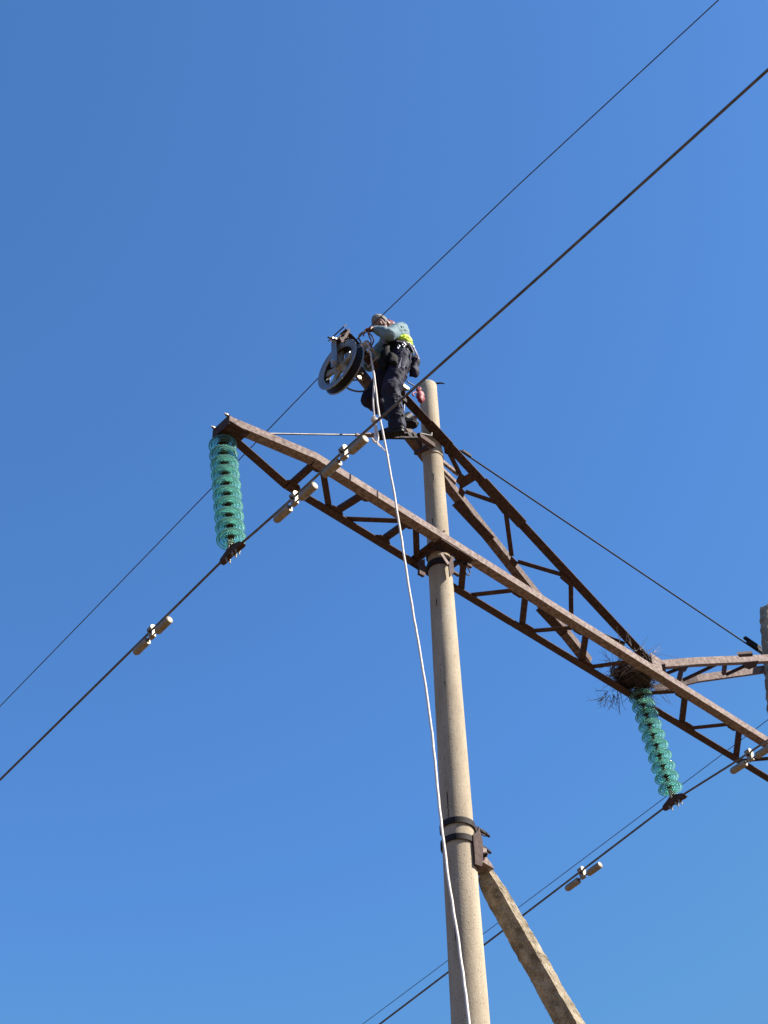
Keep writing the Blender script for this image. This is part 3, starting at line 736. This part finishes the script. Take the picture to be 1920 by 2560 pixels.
rope(m, [PW(*q) for q in [(891, 936, -.06), (897, 946, -.04), (905, 953, -.03), (912, 963, -.02), (915, 970, -.02), (911, 977, -.02), (902, 979, -.02), (890, 978, -.04), (878, 975, -.05), (868, 970, -.05)]], .0095)
m.build('loop', rope_old, sling)
m = MB(); rope(m, [PW(*q) for q in [(880, 951, -.05), (890, 950, -.04), (898, 949, -.04), (902, 944, -.04)]], .008); m.build('strand', rope_old, sling)
m = MB(); m.prism([PW(*q) for q in [(891, 937, -.03), (906, 940, -.03), (902, 949, -.03), (896, 944, -.03)]], -N * .01); m.build('thimble', galv, sling)

# ---------------------------------------------------------------- red pouch on a line at the head of the pole
pouch = empty('red_pouch', PW(1052, 985, .16), 'crumpled red cloth pouch hanging against the left of the pole head', 'pouch')
m = MB(); c = PW(1051, 992, .18)
m.ball(c, (.050, .038, .092), 20, 16, (D, N, Z))
for v in m.v: v += (v - c).normalized() * (noise.noise(v * 30) * .018 + noise.noise(v * 75) * .007)
m.build('bag', red_m, pouch)
m = MB(); c = PW(1046, 975, .18); m.ball(c, (.026, .024, .040), 16, 12, (D, N, Z))
for v in m.v: v += (v - c).normalized() * (noise.noise(v * 50) * .02)
rope(m, [PW(*q) for q in [(1045, 982, .18), (1036, 981, .19), (1031, 986, .19), (1036, 990, .19)]], .008)
m.build('neck', red_m, pouch)
m = MB(); m.tube([PW(1048, 972, .17), PW(1018, 954, .22)], .008, 8); m.build('link_rod', steelwire, pouch)
m = MB(); m.tube([PW(1044, 966, .16), PW(1052, 960, .08), PW(1062, 963, .09)], .005, 6); m.build('cord', iron, pouch)
stick = empty('clamp_stick', PW(1012, 990, .22), 'small steel clamp and rod on the lattice arm behind the worker knee', 'tool')
m = MB(); m.tube([PW(1013, 985, .20), PW(1009, 1030, .20)], .0075, 8); m.build('rod', steelwire, stick)
m = MB(); m.box(PW(1010, 968, .24), D, N, Z, .07, .04, .05); m.bar(PW(1008, 966, .24), PW(1021, 973, .24), Z, .03, .03); m.build('jaw', galv, stick)
m = MB(); m.box(PW(1005, 1000, .20), D, N, Z, .09, .05, .05); m.build('grip', iron, stick)

# ---------------------------------------------------------------- the bird nest
nest = empty('bird_nest', Q(2.75, 0, 12.02), 'ragged dark twig nest jammed in the crossarm where the lattice arms meet', 'nest')
m = MB(); nc = PH(1582, 1690, 12.07)
m.ball(nc, (.24, .17, .09), 36, 20, (D, N, Z))
for v in m.v:
    o = v - nc; v += o.normalized() * (noise.noise(v * 9) * .045 + noise.noise(v * 26) * .03)
m.build('bowl', soil_m, nest)
m = MB()
def twig(m, p, d_, l, r):
    P = [p]; q = V(p); dd = V(d_).normalized()
    k = 4
    for i in range(k):
        dd = (dd + V((random.gauss(0, .16), random.gauss(0, .16), random.gauss(0, .16)))).normalized(); q = q + dd * l / k; P.append(q)
    m.tube(P, [r, r * .9, r * .8, r * .6, r * .35], 4)
    return P
for i in range(330):
    a = random.uniform(0, 2 * math.pi); e = random.gauss(0, .45)
    rad_ = V((math.cos(a) * math.cos(e) * .27, math.sin(a) * math.cos(e) * .19, math.sin(e) * .12))
    p = nc + D * rad_.x + N * rad_.y + Z * rad_.z
    out = (p - nc).normalized(); tan = out.cross(Z + V((random.gauss(0, .5), random.gauss(0, .5), 0))).normalized() * random.choice((-1, 1))
    dd = tan * random.uniform(.5, 1) + out * random.gauss(.12, .28)
    twig(m, p - dd * .08, dd, random.uniform(.12, .34), random.uniform(.0018, .0042))
m.build('twig_wall', twig_m, nest, kind='stuff')
m = MB()
for x, y, dx, dy in ((1515, 1730, -.5, -1), (1520, 1728, -.8, -.6), (1532, 1735, -.2, -1.2), (1524, 1738, -.7, -1), (1510, 1742, -1, -.9), (1536, 1738, .1, -1.), (1545, 1735, -.4, -.9), (1508, 1746, -.9, -.7), (1620, 1735, .5, -.8), (1630, 1730, .4, -.6)):
    for k in range(2):
        P = twig(m, PH(x, y, 11.96), D * (dx * .5 + random.gauss(0, .2)) + Z * (dy * .7 + random.gauss(0, .15)) + N * random.gauss(-.1, .2), random.uniform(.14, .26), .0034)
        for q in P[1:4]: twig(m, q, D * (dx * .5 + random.gauss(0, .5)) + Z * (dy * .5 + random.gauss(0, .4)) + N * random.gauss(0, .4), random.uniform(.05, .11), .002)
for x, y, dx, dz in ((1600, 1625, .8, .5), (1612, 1632, 1, .1), (1635, 1630, .8, .7), (1620, 1640, 1, -.1), (1548, 1615, -.2, 1), (1560, 1612, .1, 1), (1525, 1650, -1, .3), (1530, 1662, -1, .1), (1610, 1700, .8, .2), (1650, 1715, 1, .2), (1640, 1722, 1, -.2), (1590, 1628, .2, 1), (1578, 1615, .2, 1)):
    for k in range(3): twig(m, PH(x, y, 12.10), D * (dx + random.gauss(0, .3)) + Z * (dz + random.gauss(0, .35)) + N * random.gauss(0, .3), random.uniform(.10, .26), .0028)
rope(m, [PH(x, y, 12.1) for x, y in [(1610, 1622), (1640, 1632), (1668, 1639), (1701, 1645)]], .0018, 4)
m.build('loose_twigs', twig_m, nest, kind='stuff')
m = MB(); rope(m, [PW(*q) for q in [(1585, 1718, -.1), (1596, 1718, -.1), (1604, 1724, -.1), (1612, 1722, -.1), (1620, 1716, -.1)]], .004, 5); m.build('string_scrap', rope_m, nest)

# ---------------------------------------------------------------- the worker
J = {'head': (-1.040, .400, 14.300), 'neck': (-.945, .408, 14.300), 'shN': (-.900, .532, 14.215), 'shF': (-.840, .255, 14.350), 'elN': (-1.095, .560, 13.965), 'wrN': (-1.156, .412, 14.140),
     'hipN': (-.884, .498, 13.752), 'hipF': (-.864, .345, 13.850), 'pel': (-.868, .429, 13.835), 'knN': (-.955, .410, 13.335), 'anN': (-.822, .334, 12.955), 'toeN': (-.925, .180, 12.915),
     'knF': (-.885, .055, 13.557), 'anF': (-.467, .065, 13.523), 'toeF': (-.349, .109, 13.625), 'elF': (-.86, .015, 14.185), 'wrF': (-.795, .021, 14.43), 'hand': (-1.225, .367, 14.108)}
J = {k: Q(*v) for k, v in J.items()}
person = empty('person', J['anN'] - Z * .08, 'grey-haired worker in a pale blue shirt and dark trousers climbing beside the pulley', 'person')
def lobe(mb, a, b_, ra, rb, k=None):
    k = k or max(2, int((b_ - a).length / (min(ra, rb) * .5)))
    for i in range(k + 1):
        t = i / k; mb.ball(a.lerp(b_, t), ra + (rb - ra) * t, 12, 8)
def solid(mb, name, matl, parent, voxel, smooth=8, fold=None, amp=0., amp2=0., stretch=(1, 1, 1)):
    """fuse the lobes into one continuous skin (voxel remesh), then press folds into it"""
    base = origin_of(parent)
    me = mb.mesh(name + '_src', base)
    o = bpy.data.objects.new('tmp', me); col.objects.link(o)
    md = o.modifiers.new('r', 'REMESH'); md.mode = 'VOXEL'; md.voxel_size = voxel
    sm = o.modifiers.new('s', 'SMOOTH'); sm.factor = .5; sm.iterations = smooth
    dg = bpy.context.evaluated_depsgraph_get(); dg.update()
    me2 = bpy.data.meshes.new_from_object(o.evaluated_get(dg))
    bpy.data.objects.remove(o); bpy.data.meshes.remove(me)
    me2.name = name
    if amp:
        for v in me2.vertices:
            p = V((v.co.x * stretch[0], v.co.y * stretch[1], v.co.z * stretch[2]))
            r1 = 1 - abs(noise.noise(p * fold)) * 2; r2 = noise.noise(p * fold * 2.7)
            v.co += v.normal * (amp * r1 + amp2 * r2)
    me2.polygons.foreach_set('use_smooth', [True] * len(me2.polygons)); me2.materials.clear(); me2.materials.append(matl)
    r = bpy.data.objects.new(name, me2); col.objects.link(r); r.parent = parent
    return r
HC = J['head']
hf = (-D * .58 - Z * .80 + N * .10).normalized()          # face looks down the line to the pulley
hr = N                                                     # the ear towards us
hu = hf.cross(hr).normalized()
if hu.z < 0: hu = -hu
b = MB()
# head with brow, nose, jaw, ears
b.ball(HC + hu * .02 - hf * .008, (.092, .076, .105), 20, 14, (hf, hr, hu))
b.ball(HC - hu * .045 + hf * .022, (.070, .058, .070), 16, 12, (hf, hr, hu))
b.ball(HC - hu * .085 + hf * .052, (.030, .030, .024), 12, 8, (hf, hr, hu))
lobe(b, HC + hf * .082 + hu * .010, HC + hf * .108 - hu * .022, .010, .015)
b.ball(HC + hf * .072 + hu * .030, (.022, .055, .013), 12, 8, (hf, hr, hu))
b.ball(HC + hf * .080 - hu * .050, (.014, .026, .009), 12, 8, (hf, hr, hu))
b.ball(HC + hf * .080 - hu * .064, (.013, .022, .009), 12, 8, (hf, hr, hu))
for q in (-1, 1):
    b.ball(HC + hr * q * .078 - hu * .008 - hf * .012, (.020, .010, .032), 12, 8, (hf + hr * q * -.3, hr, hu))
    b.ball(HC + hf * .070 + hr * q * .032 + hu * .010, (.012, .015, .011), 10, 8, (hf, hr, hu))
lobe(b, HC - hu * .06 - hf * .03, J['neck'] - Z * .01, .052, .056)
lobe(b, J['neck'], J['pel'], .10, .12); lobe(b, J['neck'] - Z * .05, J['shN'], .07, .06); lobe(b, J['neck'] - Z * .05, J['shF'], .07, .06)
for sh, el, wr in (('shN', 'elN', 'wrN'), ('shF', 'elF', 'wrF')):
    lobe(b, J[sh], J[el], .048, .038); lobe(b, J[el], J[wr], .038, .027)
for hp, kn, an, to in (('hipN', 'knN', 'anN', 'toeN'), ('hipF', 'knF', 'anF', 'toeF')):
    lobe(b, J[hp], J[kn], .075, .05); lobe(b, J[kn], J[an], .05, .038); lobe(b, J[an], J[to], .036, .03)
def hand(b, wr, pd, pn, th, curl, scale=1.):
    """palm then five bent fingers and a thumb from the side of the palm"""
    pd = pd.normalized(); pn = (pn - pd * pn.dot(pd)).normalized(); ps = pd.cross(pn)
    c = wr + pd * .045 * scale
    b.ball(c, (.050 * scale, .042 * scale, .018 * scale), 14, 10, (pd, ps, pn)); lobe(b, wr, c, .024, .022)
    for i, ln in enumerate((.070, .080, .075, .060)):
        p = wr + pd * .085 * scale + ps * (.030 - .020 * i) * scale; dd = V(pd); r = .0098
        for k, f_ in enumerate((.42, .32, .26)):
            dd = (dd * math.cos(curl[k]) + pn * math.sin(curl[k]) * 1.0).normalized() if k == 0 else (Matrix.Rotation(curl[k], 3, ps) @ dd if False else (dd + pn * curl[k]).normalized())
            q = p + dd * ln * f_ * scale; lobe(b, p, q, r, r * .93, 6); p = q; r *= .93
    p = wr + pd * .028 * scale + ps * th * .032; dd = (pd * .6 + ps * th * .8 + pn * .35).normalized()
    for f_, r in ((.036, .0125), (.030, .0115), (.024, .0098)):
        q = p + dd * f_ * scale; lobe(b, p, q, r, r * .95, 6); p = q; dd = (dd + pn * .45 + pd * .2).normalized()
hand(b, J['wrN'], J['hand'] - J['wrN'], -Z + N * -.3, 1, (.5, .9, .7), 1.05)
hand(b, J['wrF'], (t2(-.93, .10, .10) - J['wrF']), N * .5 - Z, -1, (.5, .8, .7), 1.0)
solid(b, 'body', skin, person, .0055, 3)
# eyes
for q in (-1, 1):
    e = MB(); e.ball(HC + hf * .0795 + hr * q * .032 + hu * .010, (.005, .009, .005), 10, 8, (hf, hr, hu)); e.build('eye', iron, person)
# hair: short grey crop over crown, back and temples
h_ = MB()
h_.ball(HC + hu * .034 - hf * .016, (.094, .082, .104), 20, 14, (hf, hr, hu))
h_.ball(HC - hf * .045 - hu * .015, (.062, .072, .062), 16, 12, (hf, hr, hu))
hr_o = solid(h_, 'hair', hair_m, person, .007, 3, 40, .003, .003)
# keep the face and ears clear of hair
bm = bmesh.new(); bm.from_mesh(hr_o.data); base = origin_of(person)
kill = [v for v in bm.verts if (lambda p: (p.dot(hf) > .030 and p.dot(hu) < .075) or (p.dot(hu) < -.004 and p.dot(hf) > -.035 and abs(p.dot(hr)) > .045) or p.dot(hf) * .9 - p.dot(hu) > .045)(v.co + base - HC)]
bmesh.ops.delete(bm, geom=kill, context='VERTS'); bm.to_mesh(hr_o.data); bm.free()
sf = hr_o.modifiers.new('thick', 'SOLIDIFY'); sf.thickness = .008
# red scarf at the nape
m = MB(); nk = J['neck'] + Z * .035 - D * .02
a, b_, c = frame((HC - J['neck']).normalized())
for k in range(3):
    m.tube([nk + a * (.016 * (k - 1)) + (b_ * math.cos(t) + c * math.sin(t)) * (.068 + .004 * math.sin(3 * t + k)) for t in [j * math.pi / 10 for j in range(20)]], .015, 8, closed=True)
m.ball(nk - hf * .06 + N * .035 + Z * .012, (.034, .030, .036), 14, 10, (D, N, Z))
m.build('neck_scarf', red_m, person)
# shirt
b = MB()
waist = J['pel'] + Z * .06; chest = J['pel'].lerp(J['neck'], .68)
TU = (J['neck'] - J['pel']).normalized(); TS = (J['shN'] - J['shF']).normalized(); TS = (TS - TU * TS.dot(TU)).normalized(); TF = TU.cross(TS)
if TF.dot(-D) < 0: TF = -TF
for t, rw, rd, bk in ((.06, .165, .125, .0), (.18, .165, .130, .008), (.30, .170, .135, .018), (.42, .178, .138, .026), (.54, .186, .140, .034), (.66, .188, .138, .038), (.78, .178, .128, .034), (.88, .150, .108, .024), (.96, .10, .085, .0)):
    b.ball(J['pel'].lerp(J['neck'], t) - TF * (bk + .02), (rd * .86, rw, .062), 22, 10, (TF, TS, TU))
lobe(b, J['shN'] - TS * .03 - TF * .01, J['shN'], .088, .082)
lobe(b, J['shN'], J['elN'], .080, .068); lobe(b, J['elN'], J['wrN'].lerp(J['elN'], .06), .066, .043)
lobe(b, J['shF'] + TS * .03, J['shF'], .085, .078); lobe(b, J['shF'], J['elF'], .068, .066); lobe(b, J['elF'], J['wrF'].lerp(J['elF'], .05), .068, .042)
b.ball(J['elF'] - Z * .03 - D * .02, (.07, .06, .075), 14, 10, (D, N, Z))
solid(b, 'shirt', shirt_m, person, .009, 4, 9, .012, .007)
# hi-vis vest rucked up round the waist
b = MB()
for t, rw, rd in ((.26, .180, .126), (.34, .190, .134), (.42, .194, .138), (.48, .186, .134)): b.ball(J['pel'].lerp(J['neck'], t) - TF * .052, (rd, rw, .036), 22, 10, (TF, TS, TU))
solid(b, 'hi_vis_vest', vest_m, person, .009, 3, 16, .012, .010, (1, 1, 2.2))
# trousers
b = MB()
for t, rw, rd in ((-.12, .150, .128), (.0, .168, .140), (.10, .166, .134), (.19, .158, .126)): b.ball(J['pel'].lerp(J['neck'], t) - TF * .012, (rd, rw, .07), 20, 10, (TF, TS, TU))
lobe(b, J['hipN'] + Z * .02, J['knN'], .112, .094); lobe(b, J['knN'], J['anN'] + Z * .075, .092, .076); lobe(b, J['anN'] + Z * .075, J['anN'] + Z * .03 + D * .01, .078, .082)
lobe(b, J['hipF'], J['knF'], .108, .092); lobe(b, J['knF'], J['anF'] + (J['knF'] - J['anF']) * .10, .092, .070)
b.ball(J['knF'] - D * .03 - Z * .02, (.085, .08, .09), 14, 10, (D, N, Z))
solid(b, 'trousers', trouser_m, person, .010, 4, 8, .018, .009, (1, 1, .8))
# boots
def boot(an, to, nm, solev):
    f = (to - an); f -= solev * f.dot(solev); f.normalize(); sdv_ = f.cross(solev)
    b = MB()
    heel = an - solev * .045 - f * .035
    lobe(b, an + solev * .10, an - solev * .01, .052, .054)
    lobe(b, an - solev * .02, an + f * .10 - solev * .045, .052, .038)
    b.ball(an + f * .125 - solev * .050, (.075, .050, .036), 16, 10, (f, sdv_, solev)); b.ball(heel + solev * .005, (.045, .042, .038), 14, 10, (f, sdv_, solev))
    o = solid(b, nm, boot_m, person, .007, 3)
    m = MB()
    out = [(-.075, -.02), (-.06, -.038), (0, -.036), (.08, -.046), (.16, -.048), (.195, -.03), (.205, 0), (.195, .03), (.16, .046), (.08, .042), (0, .036), (-.06, .038), (-.075, .02)]
    m.prism([an + f * x + sdv_ * y - solev * .078 for x, y in out], -solev * .020)
    for x in (-.05, -.02, .05, .08, .11, .14, .17): m.box(an + f * x - solev * .102, f, sdv_, solev, .014, .078, .010)
    m.build('sole', rubber, o)
    m = MB()
    for k in range(4): m.bar(an + f * (.055 + .022 * k) - solev * (.0 + .010 * k) + sdv_ * .022, an + f * (.055 + .022 * k) - solev * (.0 + .010 * k) - sdv_ * .022, f, .006, .006)
    m.build('lace', strap_m, o)
    return o
boot(J['anN'], J['toeN'], 'boot', (Z * .96 + D * .05 - dirv(0, 0, 0)).normalized())
_af = PW(1010, 1050, .10); boot(_af, _af + RT * .70 - FW * .45 - UP * .12, 'boot', (FW * .70 + RT * .45 + UP * .35).normalized())
# harness belt, straps, pouches and tools
m = MB(); wc = J['pel'].lerp(J['neck'], .20) - TF * .012
for k, (dz, rr) in enumerate(((-.03, .006), (.0, .007), (.03, .006))):
    m.lathe(wc, TU, [(0, 0)], 3) if False else None
prof_n = 40
ring_o = [wc + TF * math.cos(t) * .148 + TS * math.sin(t) * .182 for t in [2 * math.pi * k / prof_n for k in range(prof_n)]]
for k in range(prof_n):
    a, b_ = ring_o[k], ring_o[(k + 1) % prof_n]; o = ((a + b_) / 2 - wc).normalized()
    m.box((a + b_) / 2, b_ - a, TU, o, (b_ - a).length * 1.06, .075, .012)
m.build('belt', harness_m, person)
m = MB()
def lump(m, c, sz, seed, ax=(D, N, Z)):
    m.mark()
    mm = MB(); mm.ball(c, sz, 16, 12, ax)
    for v in mm.v: v += (v - c).normalized() * (noise.noise(v * 22 + V((seed, 0, 0))) * .030 + noise.noise(v * 60) * .008)
    m.add(mm.v, mm.f, True)
lump(m, PW(967, 886, .46), (.062, .05, .15), 1); lump(m, PW(975, 862, .46), (.05, .05, .11), 2); lump(m, PW(960, 905, .42), (.05, .05, .10), 8); lump(m, PW(985, 900, .52), (.07, .04, .09), 9); lump(m, PW(958, 893, .12), (.055, .05, .10), 3); lump(m, PW(962, 908, .14), (.05, .05, .09), 4)
m.build_each('tool_bag', harness_m, person)
m = MB(); lump(m, J['pel'] - TF * .16 - TU * .02 + TS * .05, (.055, .07, .11), 5); lump(m, J['hipN'] - TF * .13 - TU * .08, (.05, .05, .09), 6); m.build_each('pouch', trouser_m, person)
m = MB()
def bodypt(a, t, k=1.0):
    return J['pel'].lerp(J['neck'], t) - TF * .012 + (TF * math.cos(rad(a)) * .155 + TS * math.sin(rad(a)) * .19) * k
rope(m, [bodypt(60, .24), bodypt(85, .17, 1.05), bodypt(110, .19, 1.08), bodypt(140, .24, 1.05)], .006, 6)
rope(m, [bodypt(120, .20, 1.05), bodypt(125, .08, 1.15), bodypt(118, -.05, 1.2), bodypt(122, -.16, 1.2)], .010, 6)
rope(m, [bodypt(130, .22, 1.05), bodypt(138, .10, 1.18), bodypt(148, -.02, 1.25), bodypt(140, -.16, 1.22)], .006, 6)
rope(m, [bodypt(110, .20, 1.05), bodypt(108, .05, 1.12), bodypt(112, -.12, 1.16)], .006, 6)
m.build('strap', strap_m, person)
m = MB()
rope(m, [bodypt(25, .26, 1.1), bodypt(15, .12, 1.3), bodypt(10, -.03, 1.55), bodypt(22, -.14, 1.35), bodypt(40, -.10, 1.1)], .008, 6)
rope(m, [bodypt(30, .30, 1.1), bodypt(22, .12, 1.4), bodypt(20, -.05, 1.5), bodypt(35, -.18, 1.2)], .008, 6)
m.build('lanyard', mat('olive_cord', (.16, .17, .07), .8), person)
m = MB()
for a, t in ((78, .10), (82, .05), (128, .16), (60, .02)): m.mark(); m.tube([bodypt(a, t, 1.08) + (TS * math.cos(q) * .018 + TU * math.sin(q) * .028) for q in [k * math.pi / 5 for k in range(10)]], .006, 6, closed=True)
m.build_each('carabiner', chrome, person)
m = MB(); m.box(J['hipN'].lerp(J['knN'], .28) + N * .105 + TF * .03, (J['knN'] - J['hipN']), TF, N, .17, .07, .008)
m.build('thigh_pocket', noisy(mat('faded_navy', (.10, .10, .16), .8), [(.07, .07, .11), (.15, .15, .21)], 20, 4), person)
# dark glove on the far hand
b = MB(); gd = (t2(-.93, .10, .10) - J['wrF']).normalized(); b.ball(J['wrF'] + gd * .05, (.065, .05, .04), 14, 10, (gd, N, gd.cross(N))); lobe(b, J['wrF'] - gd * .03, J['wrF'], .045, .045)
solid(b, 'glove', harness_m, person, .008, 3, 20, .005, .003)
print('objects', len(bpy.data.objects))
